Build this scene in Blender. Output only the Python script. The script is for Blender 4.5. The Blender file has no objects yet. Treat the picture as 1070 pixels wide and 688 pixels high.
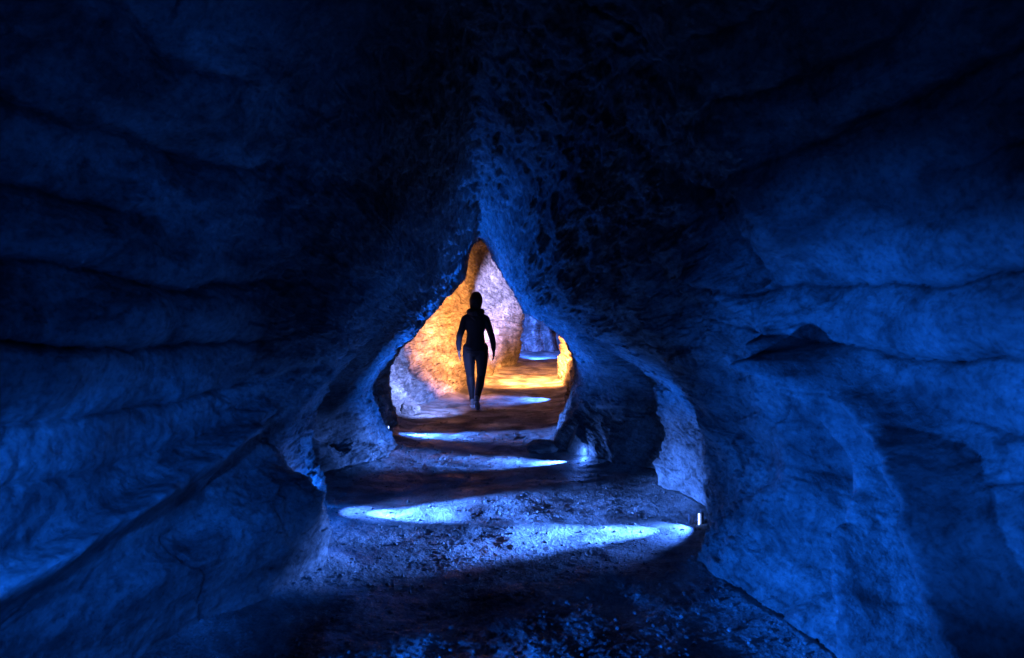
import bpy, bmesh, math, random
import numpy as np
from mathutils import Vector, Matrix

# ------------------------------------------------------------------ basics
sc = bpy.context.scene
C = sc.collection
CAMZ = 1.155
FPX = 654.0
R = math.radians
random.seed(7)

def tag(o, label=None, cat=None, group=None, kind=None):
    if label: o['label'] = label
    if cat: o['category'] = cat
    if group: o['group'] = group
    if kind: o['kind'] = kind
    return o

def empty(name, loc, rz=0.0):
    o = bpy.data.objects.new(name, None)
    o.empty_display_size = .1
    C.objects.link(o); o.location = loc; o.rotation_euler = (0, 0, rz)
    return o

def link_mesh(name, me, mat=None, parent=None, smooth=True):
    o = bpy.data.objects.new(name, me)
    C.objects.link(o)
    if mat: me.materials.append(mat)
    if parent: o.parent = parent
    if smooth:
        me.polygons.foreach_set('use_smooth', np.ones(len(me.polygons), dtype=bool))
    return o

def grid_mesh(name, P, wrap=False):
    """P: (rows, cols, 3) -> quad mesh; wrap joins the last column to the first"""
    nr, nc, _ = P.shape
    me = bpy.data.meshes.new(name)
    me.vertices.add(nr * nc)
    me.vertices.foreach_set('co', P.reshape(-1).astype(np.float32))
    i = np.arange(nr - 1)[:, None]
    nj = nc if wrap else nc - 1
    j = np.arange(nj)[None, :]
    jn = (j + 1) % nc
    a = i * nc + j; b = i * nc + jn; c = (i + 1) * nc + jn; d = (i + 1) * nc + j
    q = np.stack([a, b, c, d], -1).reshape(-1)
    nf = (nr - 1) * nj
    me.loops.add(nf * 4)
    me.loops.foreach_set('vertex_index', q.astype(np.int32))
    me.polygons.add(nf)
    me.polygons.foreach_set('loop_start', np.arange(0, nf * 4, 4, dtype=np.int32))
    me.polygons.foreach_set('loop_total', np.full(nf, 4, dtype=np.int32))
    me.update(calc_edges=True)
    return me

# ------------------------------------------------------------------ numpy noise
_rng = np.random.RandomState(11)
_perm = _rng.permutation(256).astype(np.int32)
_perm = np.concatenate([_perm, _perm, _perm])
_g = _rng.normal(size=(256, 3)); _g /= np.linalg.norm(_g, axis=1, keepdims=True)
_g = _g.astype(np.float32)

def pn(x, y, z):
    x = x.astype(np.float32); y = y.astype(np.float32); z = z.astype(np.float32)
    xi = np.floor(x); yi = np.floor(y); zi = np.floor(z)
    xf = x - xi; yf = y - yi; zf = z - zi
    xi = xi.astype(np.int32) & 255; yi = yi.astype(np.int32) & 255; zi = zi.astype(np.int32) & 255
    u = xf * xf * xf * (xf * (xf * 6 - 15) + 10)
    v = yf * yf * yf * (yf * (yf * 6 - 15) + 10)
    w = zf * zf * zf * (zf * (zf * 6 - 15) + 10)
    def c(dx, dy, dz):
        h = _perm[_perm[_perm[xi + dx] + yi + dy] + zi + dz]
        g = _g[h]
        return g[..., 0] * (xf - dx) + g[..., 1] * (yf - dy) + g[..., 2] * (zf - dz)
    x00 = c(0,0,0); x00 = x00 + u * (c(1,0,0) - x00)
    x10 = c(0,1,0); x10 = x10 + u * (c(1,1,0) - x10)
    x01 = c(0,0,1); x01 = x01 + u * (c(1,0,1) - x01)
    x11 = c(0,1,1); x11 = x11 + u * (c(1,1,1) - x11)
    y0 = x00 + v * (x10 - x00); y1 = x01 + v * (x11 - x01)
    return (y0 + w * (y1 - y0)) * 1.6

def fbm(P, f, oct=4, gain=.5, lac=2.03, off=0., ridged=False):
    x, y, z = P[..., 0] * f + off, P[..., 1] * f + off * 1.7, P[..., 2] * f - off * .6
    s = 0; a = 1.; t = 0
    for k in range(oct):
        n = pn(x, y, z)
        if ridged: n = 1 - 2 * np.abs(n)
        s = s + a * n; t += a; a *= gain
        x = x * lac + 5.3; y = y * lac + 1.9; z = z * lac + 8.1
    return s / t

def sstep(a, b, x):
    t = np.clip((x - a) / (b - a), 0, 1)
    return t * t * (3 - 2 * t)

# ------------------------------------------------------------------ the shape of the passage
def floor_z(Y):
    return .046 * np.maximum(0, Y - 9.3)

# each entry: depth, centre (x, z), outline from the left foot over the roof to the right foot (metres)
near = [(-1.25,-.3),(-1.4,.3),(-1.5,1.0),(-1.35,1.8),(-.8,2.4),(0,2.7),(.7,2.4),(1.3,1.8),(1.5,1.1),(1.4,.4),(1.3,-.3)]
SEC = [
 (-3.4, (0,1.1), [(x*.5, 1.1+(z-1.1)*.5) for x, z in near]),
 (-3.0, (0,1.1), [(x*.9, 1.1+(z-1.1)*.9) for x, z in near]),
 (-2.0, (0,1.1), near),
 (0.8, (0,1.1), near),
 (1.5, (0,1.1), [(-1.45,-.3),(-1.45,.2),(-1.3,.55),(-1.34,.9),(-1.36,1.3),(-1.25,1.8),(-.8,2.35),(-.1,2.68),(.6,2.4),(1.1,1.9),(1.28,1.4),(1.34,1.0),(1.22,.6),(1.15,.25),(1.15,-.3)]),
 (2.2, (0,1.1), [(-1.34,-.3),(-1.28,.0),(-1.22,.3),(-1.2,.55),(-1.24,.9),(-1.22,1.3),(-1.05,1.8),(-.6,2.3),(-.15,2.58),(.4,2.3),(.9,1.85),(1.1,1.45),(1.28,1.0),(1.27,.6),(1.18,.25),(1.08,0),(1.05,-.3)]),
 (2.65, (-.02,1.0), [(-1.1,-.3),(-1.02,.0),(-1.04,.25),(-1.13,.45),(-1.2,.65),(-1.2,1.0),(-1.1,1.3),(-.92,1.75),(-.6,2.15),(-.15,2.48),(.35,2.25),(.8,1.8),(1.0,1.4),(1.12,1.0),(1.16,.6),(1.08,.25),(.95,0),(.93,-.3)]),
 (3.0, (-.03,.95), [(-.92,-.3),(-.895,.0),(-.92,.2),(-1.0,.40),(-1.12,.50),(-1.18,.62),(-1.13,.85),(-1.0,1.15),(-.85,1.5),(-.65,1.95),(-.2,2.45),(.3,2.2),(.70,1.75),(.93,1.35),(1.08,.9),(1.14,.6),(1.05,.3),(.88,.02),(.86,-.3)]),
 (3.3, (-.08,.9), [(-1.12,-.3),(-1.15,.1),(-1.20,.35),(-1.2,.52),(-1.11,.70),(-.97,.91),(-.88,1.15),(-.75,1.5),(-.6,1.9),(-.18,2.42),(.22,2.15),(.5,1.75),(.69,1.35),(.85,1.0),(.99,.72),(1.08,.45),(1.06,.22),(1.04,0),(1.02,-.3)]),
 (3.6, (-.13,.9), [(-1.15,-.3),(-1.17,.05),(-1.22,.3),(-1.24,.5),(-1.18,.66),(-1.05,.87),(-.92,1.12),(-.76,1.5),(-.57,1.9),(-.2,2.38),(.15,2.1),(.37,1.7),(.52,1.38),(.72,1.1),(.97,.85),(1.14,.62),(1.18,.4),(1.15,.2),(1.15,0),(1.12,-.3)]),
 (3.95, (-.18,.9), [(-1.16,-.3),(-1.17,.02),(-1.25,.25),(-1.28,.48),(-1.25,.66),(-1.15,.84),(-.99,1.12),(-.77,1.5),(-.55,1.9),(-.22,2.35),(.09,2.05),(.25,1.65),(.38,1.35),(.62,1.10),(.93,.88),(1.16,.70),(1.20,.5),(1.19,.25),(1.18,0),(1.15,-.3)]),
 (4.2, (-.21,.9), [(-1.42,-.3),(-1.45,.05),(-1.55,.32),(-1.56,.52),(-1.40,.72),(-1.18,.95),(-.97,1.23),(-.76,1.55),(-.52,1.9),(-.22,2.34),(.05,2.05),(.19,1.65),(.33,1.35),(.54,1.12),(.88,.92),(1.11,.74),(1.15,.52),(1.14,.25),(1.12,0),(1.1,-.3)]),
 (4.5, (-.25,.9), [(-1.45,-.3),(-1.5,.05),(-1.6,.35),(-1.5,.56),(-1.27,.80),(-1.03,1.11),(-.83,1.39),(-.65,1.66),(-.45,2.04),(-.24,2.32),(-.03,2.05),(.09,1.73),(.17,1.46),(.275,1.29),(.45,1.15),(.79,.96),(1.05,.78),(1.08,.56),(1.06,.3),(1.03,0),(1.0,-.3)]),
 (4.72, (-.26,.88), [(-1.38,-.3),(-1.45,.02),(-1.66,.3),(-1.66,.5),(-1.42,.8),(-1.10,1.12),(-.86,1.40),(-.66,1.66),(-.45,2.02),(-.25,2.30),(-.04,2.02),(.09,1.70),(.2,1.44),(.38,1.26),(.66,1.14),(1.12,.92),(1.36,.62),(1.34,.3),(1.2,0),(1.15,-.3)]),
 (4.95, (-.27,.88), [(-1.25,-.3),(-1.32,.02),(-1.58,.3),(-1.58,.5),(-1.38,.8),(-1.10,1.10),(-.85,1.38),(-.65,1.64),(-.45,2.0),(-.25,2.28),(-.05,2.0),(.09,1.68),(.2,1.44),(.38,1.26),(.66,1.12),(1.08,.88),(1.24,.58),(1.20,.3),(1.1,0),(1.05,-.3)]),
 (5.2, (-.28,.85), [(-1.12,-.3),(-1.15,.02),(-1.36,.3),(-1.45,.5),(-1.3,.78),(-1.07,1.07),(-.835,1.35),(-.64,1.62),(-.44,1.98),(-.26,2.26),(-.08,1.98),(.08,1.62),(.28,1.35),(.48,1.15),(.716,.93),(.93,.63),(.9,.31),(.80,.0),(.78,-.3)]),
 (5.55, (-.29,.85), [(-1.06,-.3),(-1.08,.01),(-1.26,.26),(-1.35,.48),(-1.27,.72),(-1.1,.98),(-.88,1.27),(-.68,1.55),(-.46,1.92),(-.28,2.24),(-.11,1.97),(.05,1.63),(.25,1.35),(.49,1.14),(.69,.92),(.80,.64),(.76,.34),(.70,.05),(.68,-.3)]),
 (5.9, (-.3,.85), [(-1.02,-.3),(-1.04,.0),(-1.24,.24),(-1.32,.47),(-1.31,.65),(-1.14,.90),(-.93,1.19),(-.72,1.48),(-.48,1.87),(-.3,2.23),(-.135,1.96),(.027,1.64),(.226,1.35),(.496,1.13),(.65,.92),(.70,.65),(.6,.38),(.46,.11),(.40,-.02),(.38,-.3)]),
 (6.6, (-.33,.85), [(-1.3,-.3),(-1.33,.0),(-1.5,.26),(-1.56,.5),(-1.48,.7),(-1.28,.93),(-1.03,1.15),(-.8,1.46),(-.52,1.82),(-.48,2.05),(-.33,2.23),(-.18,1.98),(-.01,1.66),(.19,1.38),(.46,1.16),(.63,.99),(.71,.76),(.70,.52),(.58,.25),(.46,.0),(.45,-.3)]),
 (7.2, (-.35,.85), [(-1.3,-.3),(-1.32,.0),(-1.38,.26),(-1.44,.54),(-1.43,.70),(-1.27,.957),(-1.13,1.09),(-.88,1.44),(-.52,1.78),(-.53,1.97),(-.47,2.13),(-.36,2.23),(-.22,1.99),(-.055,1.69),(.14,1.42),(.385,1.22),(.605,1.067),(.716,.87),(.75,.65),(.716,.43),(.6,.2),(.52,0),(.5,-.3)]),
 (8.0, (-.3,.95), [(-1.42,-.3),(-1.45,.0),(-1.6,.3),(-1.7,.6),(-1.65,.95),(-1.4,1.35),(-1.1,1.7),(-.85,2.1),(-.4,2.5),(0,2.2),(.35,1.8),(.7,1.4),(.95,1.0),(1.0,.65),(.9,.35),(.75,0),(.72,-.3)]),
 (9.2, (-.2,1.0), [(-1.3,-.3),(-1.33,.04),(-1.5,.4),(-1.72,.8),(-1.7,1.3),(-1.45,1.9),(-.6,2.75),(0,2.7),(.6,2.2),(.95,1.5),(1.1,1.0),(1.12,.6),(1.0,.3),(.8,.04),(.78,-.3)]),
 (10.5, (0,1.1), [(-.95,-.3),(-1.0,.1),(-1.2,.5),(-1.33,1.0),(-1.25,1.6),(-1.0,2.3),(-.4,2.95),(.3,2.8),(.9,2.0),(1.1,1.4),(1.15,.9),(1.1,.5),(.98,.1),(.95,-.3)]),
 (12.0, (.1,1.1), [(-.6,-.3),(-.66,.16),(-.8,.6),(-.83,1.2),(-.75,1.9),(-.6,2.6),(-.1,3.1),(.5,2.8),(1.0,2.0),(1.1,1.3),(1.08,.8),(1.0,.45),(.96,.16),(.95,-.3)]),
 (12.8, (.3,1.1), [(-.4,-.3),(-.48,.2),(-.6,.6),(-.62,1.2),(-.55,1.9),(-.4,2.6),(.1,3.1),(.7,2.8),(1.05,2.0),(1.05,1.3),(1.0,.8),(.98,.45),(1.0,.2),(1.0,-.3)]),
 (14.5, (.9,1.1), [(-.15,-.3),(-.2,.26),(-.18,.8),(-.1,1.4),(0,2.0),(.3,2.7),(.9,3.0),(1.5,2.6),(1.9,1.8),(1.9,.9),(1.8,.26),(1.8,-.3)]),
 (15.6, (1.2,1.1), [(.1,-.3),(.12,.3),(.22,.8),(.25,1.4),(.3,2.0),(.6,2.7),(1.2,3.0),(2.0,2.6),(2.4,1.8),(2.5,.9),(2.4,.26),(2.4,-.3)]),
 (17.0, (1.2,1.1), [(-.1,-.3),(-.1,.35),(-.1,1.2),(.1,2.0),(.6,2.6),(1.3,2.8),(2.2,2.6),(2.8,1.8),(2.9,.9),(2.8,.3),(2.8,-.3)]),
 (19.0, (1.3,1.1), [(.2,-.3),(.2,.35),(.2,1.2),(.3,1.9),(.7,2.4),(1.3,2.6),(2.0,2.4),(2.6,1.8),(2.7,.9),(2.6,.3),(2.6,-.3)]),
 (19.6, (1.3,1.1), [(1.3+(x-1.3)*.9, 1.1+(z-1.1)*.9) for x, z in [(.2,-.3),(.2,.35),(.2,1.2),(.3,1.9),(.7,2.4),(1.3,2.6),(2.0,2.4),(2.6,1.8),(2.7,.9),(2.6,.3),(2.6,-.3)]]),
 (20.0, (1.3,1.1), [(1.3+(x-1.3)*.03, 1.1+(z-1.1)*.03) for x, z in [(.2,-.3),(.2,.35),(.2,1.2),(.3,1.9),(.7,2.4),(1.3,2.6),(2.0,2.4),(2.6,1.8),(2.7,.9),(2.6,.3),(2.6,-.3)]]),
]
NA = 360
def section_radius(c, pts):
    pts = np.array(pts + [pts[0]], float)
    seg = []
    for k in range(len(pts) - 1):
        t = np.linspace(0, 1, 60, endpoint=False)[:, None]
        seg.append(pts[k] * (1 - t) + pts[k + 1] * t)
    p = np.concatenate(seg)
    th = np.arctan2(p[:, 1] - c[1], p[:, 0] - c[0]); r = np.hypot(p[:, 1] - c[1], p[:, 0] - c[0])
    o = np.argsort(th); th = th[o]; r = r[o]
    T = -np.pi + 2 * np.pi * np.arange(NA) / NA
    r = np.interp(T, np.concatenate([th - 2*np.pi, th, th + 2*np.pi]), np.tile(r, 3))
    k = np.exp(-.5 * (np.arange(-6, 7) / 1.6) ** 2); k /= k.sum()
    return np.convolve(np.tile(r, 3), k, 'same')[NA:2*NA]
SY = np.array([s[0] for s in SEC])
SR = np.array([section_radius(s[1], s[2]) for s in SEC])
SCX = np.array([s[1][0] for s in SEC]); SCZ = np.array([s[1][1] for s in SEC])

def pchip(x, y, xq):
    """monotone cubic; x (n), y (n, m) -> (len(xq), m)"""
    h = np.diff(x); d = np.diff(y, axis=0) / h[:, None]
    m = np.zeros_like(y)
    w1 = (2*h[1:] + h[:-1])[:, None]; w2 = (h[1:] + 2*h[:-1])[:, None]
    same = d[:-1] * d[1:] > 0
    with np.errstate(divide='ignore', invalid='ignore'):
        hm = (w1 + w2) / (w1 / d[:-1] + w2 / d[1:])
    m[1:-1] = np.where(same, hm, 0)
    m[0] = d[0]; m[-1] = d[-1]
    i = np.clip(np.searchsorted(x, xq) - 1, 0, len(x) - 2)
    t = ((xq - x[i]) / h[i])[:, None]; H = h[i][:, None]
    return ((2*t**3 - 3*t**2 + 1) * y[i] + (t**3 - 2*t**2 + t) * H * m[i]
            + (-2*t**3 + 3*t**2) * y[i+1] + (t**3 - t**2) * H * m[i+1])

# rows: dense where the picture needs them
def rows(n):
    Y = np.linspace(-3.4, 20.0, 60000)
    dens = np.where(Y < .9, 30., 0) + np.where(Y >= .9, 40 + 900 / np.maximum(Y, .9)**1.6, 0)
    dens = dens + 60 * np.exp(-((Y - 7) / 1.2)**2) + 250 * (Y > 19.5)
    cdf = np.cumsum(dens); cdf = (cdf - cdf[0]) / (cdf[-1] - cdf[0])
    return np.interp(np.linspace(0, 1, n), cdf, Y)
NR, NC = 1050, 1500
Yr = rows(NR)
rad0 = pchip(SY, SR, Yr)
cx = pchip(SY, SCX[:, None], Yr)[:, 0]; cz = pchip(SY, SCZ[:, None], Yr)[:, 0]
TH = -np.pi + 2 * np.pi * np.arange(NC) / NC
src = np.concatenate([rad0, rad0[:, :1]], 1)
ft = np.linspace(0, NA, NC, endpoint=False); f0 = ft.astype(int); fr = ft - f0
# cubic-ish angular resampling
def take(k): return rad0[:, (f0 + k) % NA]
p0, p1, p2, p3 = take(-1), take(0), take(1), take(2)
rad = p1 + .5 * fr * (p2 - p0 + fr * (2*p0 - 5*p1 + 4*p2 - p3 + fr * (3*(p1 - p2) + p3 - p0)))
ct, st = np.cos(TH)[None, :], np.sin(TH)[None, :]
Yg = np.repeat(Yr[:, None], NC, 1)

def pos(rad):
    return np.stack([cx[:, None] + rad * ct, Yg, cz[:, None] + rad * st], -1).astype(np.float32)

# hand-placed ridges, ribs and hollows: world-space poly-lines, + pushes the rock into the passage
BR = [
 # left foreground: long sloping rib catching light
 ([(-1.3,1.3,.42),(-1.28,1.56,.47),(-1.26,1.92,.53),(-1.22,2.3,.62),(-1.17,2.9,.73)], .052, .085),
 ([(-1.35,1.4,.28),(-1.25,1.9,.36),(-1.18,2.4,.44)], .075, -.02),
 ([(-1.4,1.3,1.5),(-1.32,1.7,1.62),(-1.15,2.2,1.7)], .12, -.06),
 ([(-1.4,1.2,1.12),(-1.3,1.7,1.10),(-1.22,2.0,1.2)], .13, .05),
 # right foreground: column, hollow beside it, second rib in front
 ([(1.0,2.9,1.5),(1.15,2.6,1.2),(1.23,2.25,.90),(1.22,2.07,.50),(1.19,1.97,.15),(1.17,1.95,-.1)], .080, .12),
 ([(1.22,2.5,.75),(1.2,2.4,.5),(1.14,2.35,.32)], .12, -.07),
 ([(1.23,2.3,.98),(1.22,1.95,.80),(1.21,1.66,.60),(1.2,1.46,.38),(1.18,1.36,.1)], .085, .13),
 ([(1.23,1.90,.62),(1.21,1.80,.44),(1.19,1.72,.2)], .065, -.15),
 ([(1.05,2.62,.55),(1.0,2.7,.3),(.95,2.8,.1)], .12, .03),
 # upper right: vertical gully and the bulge in front of it
 ([(.55,2.75,2.15),(.8,2.75,1.8),(.95,2.65,1.55),(1.02,2.6,1.4)], .06, -.06),
 ([(.85,2.3,2.0),(1.02,2.3,1.6)], .15, .07),
 # hollow in the left alcove
 ([(-1.42,4.95,.46),(-1.34,5.15,.32)], .13, -.30),
 # crest of the left outcrop
 ([(-1.0,2.95,.30),(-1.1,2.5,.30),(-1.2,2.0,.22)], .17, .05),
]
P = pos(rad)
def seg_dist(P, poly):
    best = None
    for a, b in zip(poly[:-1], poly[1:]):
        a = np.array(a, np.float32); b = np.array(b, np.float32)
        ab = b - a; t = np.clip(((P - a) @ ab) / (ab @ ab), 0, 1)
        d = np.linalg.norm(P - a - t[..., None] * ab, axis=-1)
        best = d if best is None else np.minimum(best, d)
    return best
warp = np.stack([fbm(P, 2.2, 3, off=3.), fbm(P, 2.2, 3, off=13.), fbm(P, 2.2, 3, off=23.)], -1)
PW = P + .07 * warp
disp = np.zeros_like(rad)
for poly, w, amp in BR:
    lo = min(p[1] for p in poly) - 4*w; hi = max(p[1] for p in poly) + 4*w
    m = (Yr > lo) & (Yr < hi)
    d = seg_dist(PW[m], poly)
    disp[m] += 1.8 * amp * np.exp(-(d / w)**2)
rad = rad - disp
P = pos(rad)

# ---- rock relief
near_w = 1 - sstep(1.9, 3.0, Yg - .5 * sstep(.9, 1.25, np.abs(P[..., 0])))                      # smooth big beds near the camera, rugged further in
side = np.abs(ct) * np.ones_like(rad)
big = fbm(P * np.array([1, .7, 1], np.float32), 1.3, 3, off=40.)
PW = P + .10 * warp
med = fbm(PW, 5.0, 4, off=50., gain=.5)
rid = fbm(PW * np.array([1, .8, 1.25], np.float32), 4.2, 4, off=60., ridged=True, gain=.45)
fine = fbm(PW, 19., 4, off=70., gain=.62)
# bedding: beds run along the passage, each bed bulges, sharp joints between
PL = P + .045 * warp
s = PL[..., 2] * 5.0 + .95 * fbm(P * np.array([1, .6, 1], np.float32), 1.0, 3, off=81.) + .35 * np.sin(P[..., 1] * .9) + .12 * med
fb = s - np.floor(s)
bed = np.abs(np.sin(np.pi * fb)) ** .42
crackmask = sstep(-.45, -.05, fbm(P * np.array([1, .45, 1.3], np.float32), 1.6, 2, off=90.))
bedz = .28 + .72 * sstep(.6, 1.1, P[..., 2] + .25 * big - .1 * (P[..., 0] > 0))
bed = bed * crackmask + (1 - crackmask) * .85
sp = PW[..., 1] * 1.7 + .5 * PW[..., 2] + .8 * fbm(P, 1.6, 2, off=99.)
dp = np.abs(sp - np.round(sp)) / 1.7
vert = np.exp(-(dp / .010)**2) * sstep(.0, .35, fbm(P, 2.1, 2, off=111.))
tn = fbm(PW * np.array([1, .75, 1.5], np.float32), 2.6, 4, off=130., gain=.5) * 7
terr = (np.floor(tn) + sstep(.72, 1., tn - np.floor(tn))) / 7
tn2 = fbm(PW * np.array([1, .8, 1.6], np.float32), 7.5, 4, off=140., gain=.55) * 5
terr2 = (np.floor(tn2) + sstep(.6, 1., tn2 - np.floor(tn2))) / 5
amp = .35 + .65 * sstep(.3, 1.2, np.abs(Yg - 7.2) + .3)     # keep the far arch outline
amp = amp * np.where(Yg > 18.6, .8, 1)
worn = 1 - (1 - near_w) * .48 * (1 - sstep(.95, 1.5, P[..., 2])) * (Yg < 8.2)     # water-worn lower walls
med, rid, fine, terr = med * worn, rid * worn, fine * worn, terr * worn
D = ((.05 + .045 * near_w) * big * amp
     + (.026 * near_w + .040 * (1 - near_w)) * med * amp
     + (.008 * near_w + .052 * (1 - near_w)) * rid
     + (.003 * near_w + .026 * (1 - near_w)) * fine
     + (.078 * near_w + .022 * (1 - near_w)) * (bed - .6) * side * bedz
     + (.030 * near_w + .13 * (1 - near_w)) * terr * amp + (.004 * near_w + .042 * (1 - near_w)) * terr2
     - .022 * vert * (.4 + .6 * near_w))
flute = np.sin(TH[None, :] * 34 + 3 * med) * sstep(17., 18.5, Yg)
D = D + .05 * flute
rad = rad - D
P = pos(rad)
endm = sstep(19.1, 19.7, Yg)
P[..., 1] -= endm * (.55 * np.abs(np.sin(P[..., 0] * 6.5 + 1.3 * fbm(P, 1.2, 2, off=200.) + .3 * P[..., 2])) + .25 * fbm(P, 3., 4, off=210.))
wall_me = grid_mesh('cave_wall', P, wrap=True)
cav_shade = np.clip((.62 - bed) * 1.6, 0, 1) * crackmask * side * bedz + vert * .8 + (1 - near_w * .9) * np.clip(-rid * 1.2 - .2, 0, .7) + (.6 - .5 * near_w) * np.exp(-((tn - np.floor(tn) - .86) / .09)**2) * sstep(-.2, .3, med + rid)  # painted shade mask: cracks, joints, creases and ledge edges
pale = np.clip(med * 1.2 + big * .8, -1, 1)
for nm, arr in (('cavity_shade', np.clip(cav_shade, 0, 1)), ('rugged', 1 - near_w * np.ones_like(med))):
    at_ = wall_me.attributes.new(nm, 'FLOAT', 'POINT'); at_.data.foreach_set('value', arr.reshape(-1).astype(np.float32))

# ------------------------------------------------------------------ floor
NFY, NFX = 1200, 800
def frows(n):
    Y = np.linspace(-3.4, 20.0, 60000)
    dens = np.where(Y < 1.9, 12., 20 + 1500 / np.maximum(Y, 1.9)**1.7)
    cdf = np.cumsum(dens); cdf = (cdf - cdf[0]) / (cdf[-1] - cdf[0])
    return np.interp(np.linspace(0, 1, n), cdf, Y)
Yf = frows(NFY)
cxf = np.interp(Yf, SY, SCX)
u = np.linspace(-1, 1, NFX)
X = cxf[:, None] + u[None, :] * np.interp(Yf, [-3, 2, 9, 14, 20], [1.9, 1.7, 1.9, 2.6, 2.6])[:, None]
Yq = np.repeat(Yf[:, None], NFX, 1)
F = np.stack([X, Yq, floor_z(Yq)], -1).astype(np.float32)
# distance to the wall foot, to bank the rubble up against it
h1 = fbm(F, 1.1, 3, off=5.); h2 = fbm(F, 5.5, 4, off=15.); h3 = fbm(F, 34., 4, off=25., gain=.7)
h4 = fbm(F, 9.0, 3, off=35., ridged=True)
pit = sstep(.05, .45, fbm(F, 3.4, 3, off=45.))
wl = np.array([.5 * (s[2][0][0] + s[2][1][0]) for s in SEC]); wr = np.array([.5 * (s[2][-1][0] + s[2][-2][0]) for s in SEC])
WL = np.interp(Yf, SY, wl)[:, None]; WR = np.interp(Yf, SY, wr)[:, None]
edge = np.minimum(X - WL, WR - X)
bank = .05 * np.exp(-np.maximum(edge, 0) / .14)
F[..., 2] += (.022 * h1 + .011 * h2 + .0048 * h3 + .002 * h4 * pit - .007 * pit + bank
              - .015 * sstep(-.1, .6, fbm(F, 7.5, 3, off=57.)) * (Yq > 7) * 0)
floor_me = grid_mesh('path', F)

# ------------------------------------------------------------------ materials
def nodes(m):
    m.use_nodes = True
    nt = m.node_tree; nt.nodes.clear()
    out = nt.nodes.new('ShaderNodeOutputMaterial'); b = nt.nodes.new('ShaderNodeBsdfPrincipled')
    nt.links.new(b.outputs[0], out.inputs[0])
    return nt, b
def noise(nt, scale, detail=6, rough=.6, vec=None, dist=0.):
    n = nt.nodes.new('ShaderNodeTexNoise'); n.inputs['Scale'].default_value = scale
    n.inputs['Detail'].default_value = detail; n.inputs['Roughness'].default_value = rough
    n.inputs['Distortion'].default_value = dist
    if vec: nt.links.new(vec, n.inputs['Vector'])
    return n.outputs['Fac']
def ramp(nt, fac, stops):
    r = nt.nodes.new('ShaderNodeValToRGB'); e = r.color_ramp.elements
    while len(e) < len(stops): e.new(.5)
    for el, (p, c) in zip(e, stops): el.position = p; el.color = (*c, 1)
    nt.links.new(fac, r.inputs[0]); return r.outputs[0]
def mixc(nt, mode, f, a, b):
    m = nt.nodes.new('ShaderNodeMix'); m.data_type = 'RGBA'; m.blend_type = mode
    for sock, v in ((m.inputs[0], f), (m.inputs[6], a), (m.inputs[7], b)):
        if isinstance(v, bpy.types.NodeSocket): nt.links.new(v, sock)
        elif isinstance(v, (int, float)): sock.default_value = v
        else: sock.default_value = (*v, 1)
    return m.outputs[2]
def bump(nt, h, strength, dist, normal=None):
    b = nt.nodes.new('ShaderNodeBump'); b.inputs['Strength'].default_value = strength
    b.inputs['Distance'].default_value = dist
    nt.links.new(h, b.inputs['Height'])
    if normal: nt.links.new(normal, b.inputs['Normal'])
    return b.outputs[0]

def rock_material():
    m = bpy.data.materials.new('limestone'); nt, b = nodes(m)
    co = nt.nodes.new('ShaderNodeTexCoord').outputs['Object']
    mp = nt.nodes.new('ShaderNodeMapping'); mp.inputs['Scale'].default_value = (1, .5, 1.9)
    nt.links.new(co, mp.inputs[0]); st = mp.outputs[0]
    base = ramp(nt, noise(nt, 1.4, 8, .62, st, .4), [(.28, (.05,.045,.04)), (.45, (.15,.14,.125)), (.58, (.25,.235,.21)), (.72, (.46,.44,.40))])
    stain = ramp(nt, noise(nt, 5.5, 7, .68, co, .8), [(.34, (.16,.15,.14)), (.47, (.62,.61,.60)), (.62, (1,1,1))])
    base = mixc(nt, 'MULTIPLY', .9, base, stain)
    speck = ramp(nt, noise(nt, 46, 5, .7, co), [(.36, (.25,.25,.25)), (.50, (.85,.85,.85)), (.62, (1.0,1.0,1.0))])
    base = mixc(nt, 'MULTIPLY', .65, base, speck)
    at = nt.nodes.new('ShaderNodeAttribute'); at.attribute_name = 'cavity_shade'
    base = mixc(nt, 'MIX', at.outputs['Fac'], base, mixc(nt, 'MULTIPLY', 1.0, base, (.16,.15,.14)))  # shade in the cracks is put into the base colour here
    nt.links.new(base, b.inputs['Base Color'])
    ro = ramp(nt, noise(nt, 8, 4, .6, co), [(.3, (.55,.55,.55)), (.7, (.9,.9,.9))])
    nt.links.new(ro, b.inputs['Roughness'])
    b.inputs['Specular IOR Level'].default_value = .35
    ra = nt.nodes.new('ShaderNodeAttribute'); ra.attribute_name = 'rugged'
    mr = nt.nodes.new('ShaderNodeMapRange'); mr.inputs[3].default_value = .6; mr.inputs[4].default_value = 1.0
    nt.links.new(ra.outputs['Fac'], mr.inputs[0])
    h = bump(nt, noise(nt, 17, 10, .68, co, .15), 1.0, .036)
    nt.links.new(mr.outputs[0], nt.nodes[-1].inputs['Strength'])
    v = nt.nodes.new('ShaderNodeTexVoronoi'); v.inputs['Scale'].default_value = 11; v.feature = 'SMOOTH_F1'
    wv = nt.nodes.new('ShaderNodeVectorMath'); wv.operation = 'MULTIPLY_ADD'
    nn = nt.nodes.new('ShaderNodeTexNoise'); nn.inputs['Scale'].default_value = 6; nt.links.new(co, nn.inputs['Vector'])
    nt.links.new(nn.outputs['Color'], wv.inputs[0]); wv.inputs[1].default_value = (.3,.3,.3); nt.links.new(co, wv.inputs[2])
    nt.links.new(wv.outputs[0], v.inputs['Vector'])
    h = bump(nt, v.outputs['Distance'], .45, .03, h)
    h = bump(nt, noise(nt, 130, 4, .6, co), .5, .004, h)
    nt.links.new(h, b.inputs['Normal'])
    return m

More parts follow.
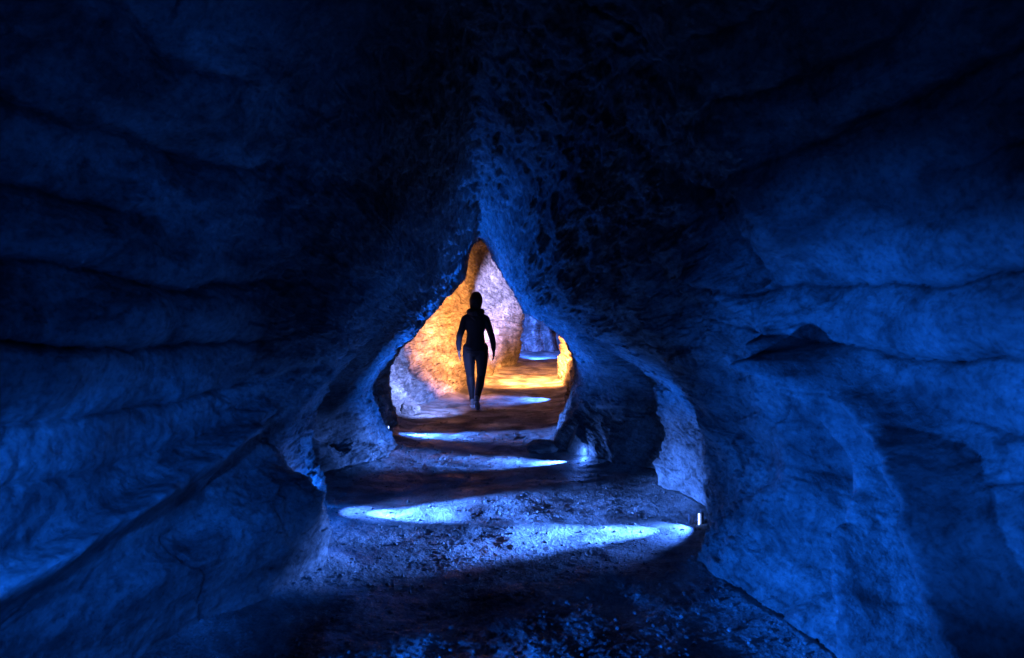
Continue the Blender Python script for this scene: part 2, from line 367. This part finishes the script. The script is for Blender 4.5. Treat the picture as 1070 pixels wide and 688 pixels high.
def floor_material():
    m = bpy.data.materials.new('packed_grit'); nt, b = nodes(m)
    co = nt.nodes.new('ShaderNodeTexCoord').outputs['Object']
    base = ramp(nt, noise(nt, 2.2, 8, .65, co, .5), [(.38, (.04,.038,.034)), (.48, (.12,.113,.10)), (.54, (.22,.21,.19)), (.70, (.34,.32,.29))])
    sp = ramp(nt, noise(nt, 75, 5, .75, co), [(.36, (.35,.35,.35)), (.53, (1,1,1)), (.8, (1,1,1))])
    base = mixc(nt, 'MULTIPLY', .75, base, sp)
    nt.links.new(base, b.inputs['Base Color'])
    nt.links.new(ramp(nt, noise(nt, 2.6, 5, .6, co), [(.35, (.42,.42,.42)), (.6, (.85,.85,.85))]), b.inputs['Roughness'])
    b.inputs['Specular IOR Level'].default_value = .4
    h = bump(nt, noise(nt, 60, 7, .7, co), .9, .012)
    v = nt.nodes.new('ShaderNodeTexVoronoi'); v.inputs['Scale'].default_value = 85; nt.links.new(co, v.inputs['Vector'])
    h = bump(nt, v.outputs['Distance'], -.6 if False else .5, .006, h)
    nt.links.new(h, b.inputs['Normal'])
    return m

def plain(name, col, rough=.7, spec=.3, nscale=None, bs=0., bd=.002, var=.3):
    m = bpy.data.materials.new(name); nt, b = nodes(m)
    co = nt.nodes.new('ShaderNodeTexCoord').outputs['Object']
    f = noise(nt, nscale or 20, 4, .6, co)
    c = ramp(nt, f, [(.3, tuple(x * (1 - var) for x in col)), (.7, tuple(min(1, x * (1 + var)) for x in col))])
    nt.links.new(c, b.inputs['Base Color']); b.inputs['Roughness'].default_value = rough
    b.inputs['Specular IOR Level'].default_value = spec
    if bs: nt.links.new(bump(nt, f, bs, bd), b.inputs['Normal'])
    return m
def glow(name, col, strength):
    m = bpy.data.materials.new(name); nt, b = nodes(m)
    b.inputs['Base Color'].default_value = (.8,.8,.8,1)
    b.inputs['Emission Color'].default_value = (*col, 1); b.inputs['Emission Strength'].default_value = strength
    return m

M_rock = rock_material(); M_floor = floor_material()
M_metal = plain('lamp_metal', (.12,.12,.13), .35, .5, 60)
M_blue = glow('blue_tube', (.30,.48,1.0), 5.0)
M_warm = glow('amber_tube', (1.0,.50,.12), 6.0)

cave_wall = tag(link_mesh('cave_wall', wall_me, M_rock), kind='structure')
path = tag(link_mesh('path', floor_me, M_floor), kind='structure')

# ------------------------------------------------------------------ stones
def stone_mesh(name, size, seed, det=4, rough=.22):
    bm = bmesh.new(); bmesh.ops.create_icosphere(bm, subdivisions=det, radius=1)
    V = np.array([v.co[:] for v in bm.verts], np.float32)
    n = fbm(V, 1.1, 3, off=seed * 3.7) * rough * 1.6 + fbm(V, 3.2, 4, off=seed * 1.3, ridged=True) * rough * .4
    V = V * (1 + n)[:, None]
    # knock flats into it
    rg = np.random.RandomState(seed)
    for k in range(7):
        d = rg.normal(size=3); d /= np.linalg.norm(d)
        h = V @ d; lim = .72 + .15 * rg.rand()
        V = V - np.maximum(h - lim, 0)[:, None] * d[None, :] * .85
    V *= np.array(size)[None, :]
    for v, c in zip(bm.verts, V): v.co = c
    me = bpy.data.meshes.new(name); bm.to_mesh(me); bm.free(); return me
def stone(loc, size, seed, rz=0, label=None, name='boulder', det=5):
    o = link_mesh(name, stone_mesh(name, size, seed, det), M_rock)
    o.location = loc; o.rotation_euler = (0, 0, rz)
    if label: tag(o, label, 'boulder' if name == 'boulder' else 'stone')
    return o
stone((.66,5.72,.08), (.17,.17,.22), 3, .5, 'pale rounded boulder lit from below at the right edge of the path')
stone((.30,5.95,.015), (.19,.16,.085), 8, 1.1, 'low dark flat boulder on the path left of the pale lit boulder')
stone((-1.36,8.3,.06), (.13,.18,.12), 5, .2, 'dark reddish brown boulder at the left wall foot beyond the arch, near the walking person')

# loose grit: one scatter of tiny stones over the path (nobody could count it)
def grit():
    rg = np.random.RandomState(5)
    n = 5200
    Yp = 1.9 + 7.5 * rg.rand(n)**1.6
    uu = rg.rand(n)
    # more of it beside the walls
    uu = np.where(rg.rand(n) < .5, uu, np.where(rg.rand(n) < .5, uu**3 * .5, 1 - uu**3 * .5))
    xl = np.interp(Yp, SY, wl); xr = np.interp(Yp, SY, wr)
    xp = xl + (xr - xl) * (uu * .98 + .01)
    size = .0025 + .010 * rg.rand(n)**5
    iy = np.clip(np.searchsorted(Yf, Yp), 0, NFY - 1)
    zs = []
    for a in range(n):
        ix = int(np.clip(np.searchsorted(X[iy[a]], xp[a]), 0, NFX - 1)); zs.append(F[iy[a], ix, 2])
    zs = np.array(zs)
    bm = bmesh.new(); bmesh.ops.create_icosphere(bm, subdivisions=1, radius=1)
    V0 = np.array([v.co[:] for v in bm.verts]); T0 = np.array([[v.index for v in f.verts] for f in bm.faces]); bm.free()
    nv = len(V0)
    V = V0[None] * (.75 + .5 * rg.rand(n, nv, 1)) * size[:, None, None] * (.7 + .6 * rg.rand(n, 1, 3)) * np.array([1, 1, .7])
    V = V + np.stack([xp, Yp, zs + size * .25], -1)[:, None, :]
    T = (T0[None] + (np.arange(n) * nv)[:, None, None]).reshape(-1, 3)
    me = bpy.data.meshes.new('grit')
    me.from_pydata(V.reshape(-1, 3).tolist(), [], T.tolist()); me.update()
    o = link_mesh('grit', me, M_floor, smooth=False)
    tag(o, 'loose grit and small stones strewn over the dark cave path', 'grit', kind='stuff')
grit()

# ------------------------------------------------------------------ lamps
def box_bm(bm, c, s, bev=.0):
    r = bmesh.ops.create_cube(bm, size=1, matrix=Matrix.Translation(c) @ Matrix.Diagonal((*s, 1)))
    if bev: bmesh.ops.bevel(bm, geom=[e for e in bm.edges], offset=bev, segments=2, affect='EDGES')
def lamp_fixture(loc, rz, label, warm=False, h=.066):
    """small upright tube lamp; faces its local -X"""
    t = empty('floor_lamp', loc, rz)
    tag(t, label, 'lamp', 'small tube lamps along the path')
    bm = bmesh.new(); box_bm(bm, (0.012, 0, h/2 + .012), (.014, .030, h + .024), .002)
    me = bpy.data.meshes.new('housing'); bm.to_mesh(me); bm.free(); link_mesh('housing', me, M_metal, t, smooth=False)
    bm = bmesh.new(); box_bm(bm, (0, 0, .004), (.06, .06, .008), .002)
    me = bpy.data.meshes.new('base_plate'); bm.to_mesh(me); bm.free(); link_mesh('base_plate', me, M_metal, t, smooth=False)
    bm = bmesh.new(); box_bm(bm, (-.038, .05, .030), (.022, .03, .058), .003)
    me = bpy.data.meshes.new('mounting_block'); bm.to_mesh(me); bm.free(); link_mesh('mounting_block', me, M_metal, t, smooth=False)
    bm = bmesh.new()
    bmesh.ops.create_cone(bm, cap_ends=True, segments=20, radius1=.005, radius2=.005, depth=h, matrix=Matrix.Translation((-.004, 0, h/2 + .012)))
    me = bpy.data.meshes.new('light_tube'); bm.to_mesh(me); bm.free()
    link_mesh('light_tube', me, M_warm if warm else M_blue, t)
    return t
BLUE = (.005, .128, 1.0)
PALE = (.055, .195, 1.0)
AMB = (1.0, .35, .09)
def aim(o, target):
    d = Vector(target) - o.location
    o.rotation_euler = d.to_track_quat('-Z', 'Y').to_euler()
def spot(name, loc, target, energy, col, deg=80, blend=.6, size=.02, flat=None):
    l = bpy.data.lights.new(name, 'SPOT'); l.energy = energy; l.color = col
    l.spot_size = R(deg); l.spot_blend = blend; l.shadow_soft_size = size
    o = bpy.data.objects.new(name, l); C.objects.link(o); o.location = loc; aim(o, target)
    if flat: o.scale = (1, flat, 1)
    return o
def point(name, loc, energy, col, size=.02):
    l = bpy.data.lights.new(name, 'POINT'); l.energy = energy; l.color = col; l.shadow_soft_size = size
    o = bpy.data.objects.new(name, l); C.objects.link(o); o.location = loc; return o

#--LAMPS--
lamp_fixture((1.08,3.60,.015), 0, 'lit blue tube lamp at the right wall foot, nearest to the camera')
lamp_fixture((-1.345,6.80,.02), math.pi, 'lit blue tube lamp at the left wall foot in front of the bend')
spot('blue_spot', (1.06,3.62,.19), (-.2,3.40,-.16), 1900, PALE, 37, 1, .008, 1.5)
spot('blue_spot', (-1.13,3.84,.19), (.3,4.08,-.16), 1700, PALE, 40, 1, .008, 1.4)
spot('blue_spot', (.62,5.40,.13), (-.5,5.45,-.14), 1100, PALE, 46, 1, .008, 1.2)
spot('blue_spot', (-1.28,6.78,.13), (-.2,6.7,-.14), 1300, PALE, 50, 1, .008, 1.2)
spot('blue_spot', (.80,10.1,.22), (-.2,9.9,-.1), 700, PALE, 70, .9, .012, .8)
# the same lamps: close glow on the floor and spill up the rock
spot('blue_lamp', (1.05,3.60,.15), (.80,3.54,-.02), 120, PALE, 90, 1, .01)
spot('blue_lamp', (-1.11,3.84,.15), (-.86,3.92,-.02), 80, PALE, 80, 1, .01)
point('blue_lamp', (.62,5.50,.07), 4, PALE)
spot('blue_lamp', (-1.26,6.77,.15), (-1.0,6.75,-.02), 60, PALE, 90, 1, .01)
spot('blue_lamp', (.98,3.58,.14), (-.95,4.0,1.0), 130, BLUE, 60, 1, .02)
spot('blue_lamp', (-1.08,3.86,.14), (1.2,3.95,.45), 190, BLUE, 44, 1, .02)
point('blue_lamp', (-1.10,3.80,.22), 6, BLUE)
spot('blue_lamp', (1.0,3.62,.14), (.7,4.5,1.15), 120, BLUE, 74, 1, .02)
spot('blue_lamp', (-1.25,6.70,.14), (.1,5.9,1.7), 1100, BLUE, 80, 1, .02)
spot('blue_lamp', (.60,5.30,.14), (-1.05,5.85,.60), 800, BLUE, 40, 1, .02)
# amber wash behind the narrow arch
spot('amber_spot', (.93,9.4,.4), (-1.2,10.6,1.1), 4500, AMB, 66, .9, .03)
spot('amber_spot', (-.5,11.6,.45), (1.0,12.4,.6), 1100, AMB, 110, .9, .03)
spot('amber_spot', (.80,11.2,1.3), (.4,12.5,.1), 3600, AMB, 110, 1, .03)
spot('white_blue_spot', (.95,11.2,.4), (-.3,13.2,1.6), 5200, (.42,.40,1.0), 60, .9, .03)
spot('white_blue_spot', (1.3,13.4,.7), (.0,14.0,1.3), 3200, (.38,.38,1.0), 90, .9, .03)
spot('white_blue_spot', (-.55,7.9,.6), (-1.6,8.9,.4), 900, (.20,.30,1.0), 100, 1, .03)
spot('blue_spot', (.5,16.4,.5), (1.4,19.6,1.4), 4500, (.03,.16,1.0), 90, .8, .03)
# out-of-frame passage lamps, plus unseen spots added to light the near walls
spot('blue_spot', (-1.2,1.9,.05), (1.22,2.2,.50), 1050, BLUE, 56, 1, .03)
spot('blue_spot', (.75,.7,1.0), (1.2,2.4,.75), 90, BLUE, 66, 1, .02)  # added grazing light to bring out the right wall's relief
spot('blue_spot', (-.6,-.4,.10), (1.4,1.3,1.1), 50, BLUE, 60, 1, .05)
spot('blue_spot', (1.1,1.7,.05), (-1.3,1.75,1.05), 105, BLUE, 84, 1, .04)
spot('blue_spot', (-.75,.8,.95), (-1.26,2.05,.50), 210, BLUE, 50, 1, .02)  # added light from above to pick out the left rib
spot('blue_spot', (-1.15,1.85,.08), (1.22,2.03,.42), 800, BLUE, 24, 1, .03)  # added narrow beam to brighten the right column
#--END--

# ------------------------------------------------------------------ person
def cap_chain(bm, pts):
    """tapered tube with round joints; pts: list of (x, y, z, rx, ry) ellipses in the xy plane, or 4-tuples (round)"""
    for p in pts:
        rx = p[3]; ry = p[4] if len(p) > 4 else p[3]; rz = min(rx, ry)
        bmesh.ops.create_uvsphere(bm, u_segments=18, v_segments=12, radius=1,
            matrix=Matrix.Translation(p[:3]) @ Matrix.Diagonal((rx, ry, rz, 1)))
    n = 18
    for a, b in zip(pts[:-1], pts[1:]):
        A = Vector(a[:3]); B = Vector(b[:3]); ax = (B - A)
        if ax.length < 1e-6: continue
        ax.normalize()
        X_ = Vector((1, 0, 0)); X_ = (X_ - ax * X_.dot(ax))
        if X_.length < .3: X_ = Vector((0, 0, 1)) - ax * ax.z
        X_.normalize(); Y_ = ax.cross(X_)
        rings = []
        for Pt, q in ((A, a), (B, b)):
            rx = q[3]; ry = q[4] if len(q) > 4 else q[3]
            rings.append([bm.verts.new(Pt + X_ * math.cos(2*math.pi*k/n) * rx + Y_ * math.sin(2*math.pi*k/n) * ry) for k in range(n)])
        for k in range(n):
            bm.faces.new((rings[0][k], rings[0][(k+1) % n], rings[1][(k+1) % n], rings[1][k]))
        bm.faces.new(rings[0][::-1]); bm.faces.new(rings[1])
def solid(name, chains, mat, parent, voxel=.007, smooth=4, extra=None):
    bm = bmesh.new()
    for ch in chains: cap_chain(bm, ch)
    if extra: extra(bm)
    bmesh.ops.recalc_face_normals(bm, faces=bm.faces)
    me = bpy.data.meshes.new(name); bm.to_mesh(me); bm.free()
    o = bpy.data.objects.new(name, me); C.objects.link(o)
    r = o.modifiers.new('r', 'REMESH'); r.mode = 'VOXEL'; r.voxel_size = voxel
    s = o.modifiers.new('s', 'SMOOTH'); s.factor = .5; s.iterations = smooth
    dg = bpy.context.evaluated_depsgraph_get()
    me2 = bpy.data.meshes.new_from_object(o.evaluated_get(dg))
    o.modifiers.clear(); o.data = me2; me2.name = name; me2.materials.append(mat)
    me2.polygons.foreach_set('use_smooth', np.ones(len(me2.polygons), dtype=bool))
    o.parent = parent
    return o
def build_person():
    K = .955
    M_skin = plain('skin', (.22,.13,.09), .55, .4, 30, var=.08)
    M_jacket = plain('jacket_cloth', (.018,.020,.026), .75, .3, 120, .4, .002)
    M_legging = plain('legging_cloth', (.013,.014,.020), .6, .35, 90, .3, .002)
    M_hair = plain('hair', (.012,.009,.008), .5, .4, 200, .8, .004)
    M_shoe = plain('shoe_mesh', (.22,.23,.26), .6, .4, 90, .3, .002)
    M_sole = plain('shoe_sole', (.55,.55,.58), .6, .4, 60)
    YP = 9.1
    iy = int(np.searchsorted(Yf, YP + .10)); ix = int(np.searchsorted(X[iy], -.58))
    t = empty('person', (-.53, YP, float(F[iy, ix, 2]) + .014))
    tag(t, 'person in dark hooded jacket and leggings walking away along the path through the lit arch', 'person')
    # local frame: +Y away from the camera, person faces +Y; x right.  standing height about 1.68
    Lleg = [(-.085,.00,.90,.098,.10), (-.094,.02,.78,.092,.09), (-.090,.05,.62,.074,.076), (-.080,.08,.47,.056), (-.072,.09,.36,.058,.060), (-.060,.09,.22,.043), (-.052,.09,.10,.034), (-.050,.10,.06,.034)]
    Rleg = [(.085,.00,.90,.098,.10), (.096,-.01,.78,.092,.09), (.094,-.03,.62,.074,.076), (.084,-.05,.47,.056), (.072,-.10,.37,.058,.060), (.050,-.19,.24,.043), (.034,-.25,.14,.034), (.032,-.24,.10,.034)]
    torso = [(0,0,.90,.155,.11), (0,0,1.02,.135,.095), (0,.0,1.12,.118,.088), (0,.005,1.24,.135,.10), (0,.0,1.32,.140,.095), (0,0,1.39,.09,.07)]
    neck = [(0,0,1.40,.060), (.004,.012,1.50,.050), (.008,.02,1.56,.050)]
    Larm = [(-.155,0,1.335,.050), (-.192,-.01,1.22,.043), (-.232,-.025,1.09,.037), (-.250,.01,.975,.032), (-.246,.045,.865,.025)]
    Rarm = [(.155,0,1.335,.050), (.196,-.02,1.22,.043), (.238,-.045,1.09,.037), (.262,-.02,.975,.032), (.268,.02,.865,.025)]
    head = [(.008,.03,1.58,.062,.072), (.010,.035,1.62,.072,.088), (.010,.03,1.66,.062,.078)]
    chin = [(.028,.095,1.555,.030,.030), (.022,.07,1.58,.05,.045)]
    nose = [(.050,.128,1.605,.012), (.040,.11,1.625,.010)]
    lips = [(.035,.118,1.577,.014,.010), (.047,.115,1.577,.012,.009)]
    earR = [(.083,.03,1.61,.010,.018), (.082,.03,1.59,.008,.012)]
    earL = [(-.064,.035,1.61,.010,.018), (-.062,.035,1.59,.008,.012)]
    def hand(x, y, z, s, fwd):
        ch = [[(x,y,z,.025,.018), (x + s*.002,y+fwd*.01,z-.05,.019,.034), (x + s*.001,y+fwd*.015,z-.085,.016,.036)]]
        for k, (oy, L) in enumerate(((.030,.070),(.012,.080),(-.008,.074),(-.026,.058))):
            ch.append([(x, y+fwd*.015+oy, z-.08, .0095), (x - s*.004, y+fwd*.02+oy, z-.08-L*.5, .0088), (x - s*.018, y+fwd*.022+oy, z-.08-L, .0075)])
        ch.append([(x, y+.02, z-.03, .012), (x - s*.012, y+.048, z-.06, .0105), (x - s*.016, y+.055, z-.09, .009)])
        return ch
    hands = hand(-.246,.045,.865,-1,1) + hand(.268,.02,.865,1,1)
    solid('body', [Lleg, Rleg, torso, neck, Larm, Rarm, head, chin, nose, lips, earR, earL] + hands, M_skin, t, voxel=.0062, smooth=2)
    g = .012
    def fat(ch, d): return [tuple(list(p[:3]) + [r + d for r in p[3:]]) for p in ch]
    jt = [(0,0,.875,.158,.122), (0,0,.95,.152,.118), (0,0,1.04,.138,.106), (0,.0,1.12,.128,.102), (0,.005,1.24,.150,.116), (0,.0,1.31,.160,.110), (0,0,1.365,.120,.085), (0,0,1.43,.070,.07)]
    sleeveL = fat(Larm[:-1], .011) + [(-.247,.040,.885,.033)]
    sleeveR = fat(Rarm[:-1], .011) + [(.267,.015,.885,.033)]
    jk = solid('jacket', [jt, sleeveL, sleeveR,
        [(-.155,0,1.35,.052), (0,-.005,1.42,.072), (.155,0,1.35,.052)]], M_jacket, t, voxel=.007, smooth=3)
    solid('hood', [[(-.088,-.01,1.455,.050,.05), (-.066,-.075,1.455,.054,.05), (0,-.105,1.44,.070,.056), (.066,-.075,1.455,.054,.05), (.088,-.01,1.455,.050,.05)],
                   [(-.05,-.095,1.39,.03), (0,-.115,1.345,.028), (.05,-.095,1.39,.03)]], M_jacket, t, voxel=.007, smooth=3)
    solid('hem_band', [[(-.12,0,.865,.045,.12), (0,0,.862,.05,.128), (.12,0,.865,.045,.12)]], M_jacket, t, voxel=.007, smooth=3)
    solid('leggings', [fat(Lleg[:-1], .006), fat(Rleg[:-1], .006), [(-.06,0,.90,.10,.115), (.06,0,.90,.10,.115)]], M_legging, t, voxel=.006, smooth=2)
    solid('hair', [[(.000,-.010,1.52,.085,.062), (.004,.000,1.58,.096,.084), (.006,.010,1.63,.102,.100), (.008,.015,1.68,.086,.090)], [(-.04,-.045,1.53,.040,.03), (.03,-.05,1.52,.040,.03)], [(.014,.0,1.722,.034,.034), (.01,-.01,1.70,.040,.040)]], M_hair, t, voxel=.006, smooth=2)
    def shoe(x, y, z, lift, yaw):
        e = []
        ca, sa = math.cos(yaw), math.sin(yaw)
        def q(lx, ly, lz, rx, ry): return (x + ca*lx - sa*ly, y + sa*lx + ca*ly, z + lz + lift * max(0, (.07 - ly)) / .17, rx, ry)
        sh = solid('shoe', [[q(0,-.045,.040,.034,.034), q(0,.0,.042,.038,.040), q(0,.07,.036,.042,.040), q(0,.14,.028,.038,.036)], [q(0,-.035,.06,.034,.036), q(0,-.03,.095,.036,.038)]], M_shoe, t, voxel=.006, smooth=2)
        so = solid('sole', [[q(0,-.055,.010,.034,.034), q(0,.02,.010,.034,.036), q(0,.09,.010,.044,.044), q(0,.15,.014,.038,.038)]], M_sole, sh, voxel=.006, smooth=2)
        # sole flattened
        return sh
    shoe(-.050,.10,.0,0.0,.08)
    shoe(.032,-.25,.012,.12,-.10)
    t.scale = (K * 1.03, K * 1.03, K)
build_person()

# ------------------------------------------------------------------ world, camera
w = bpy.data.worlds.new('World'); sc.world = w; w.use_nodes = True
w.node_tree.nodes['Background'].inputs[0].default_value = (.02,.08,.4,1)
w.node_tree.nodes['Background'].inputs[1].default_value = .02
cam = bpy.data.cameras.new('camera'); co = bpy.data.objects.new('camera', cam); C.objects.link(co)
co.location = (0, 0, CAMZ); co.rotation_euler = (R(90), 0, 0)
cam.sensor_width = 36; cam.lens = FPX / 1070 * 36; cam.clip_start = .05; cam.clip_end = 200
cam.dof.use_dof = True; cam.dof.focus_distance = 8.0; cam.dof.aperture_fstop = 3.5
sc.camera = co
sc.cycles.max_bounces = 4; sc.cycles.diffuse_bounces = 3; sc.cycles.glossy_bounces = 2; sc.cycles.transmission_bounces = 1
sc.cycles.caustics_reflective = False; sc.cycles.caustics_refractive = False
sc.cycles.use_adaptive_sampling = True; sc.cycles.adaptive_threshold = .02
sc.cycles.use_denoising = True
sc.view_settings.view_transform = 'Standard'; sc.view_settings.look = 'None'
sc.view_settings.exposure = 0; sc.view_settings.gamma = 1
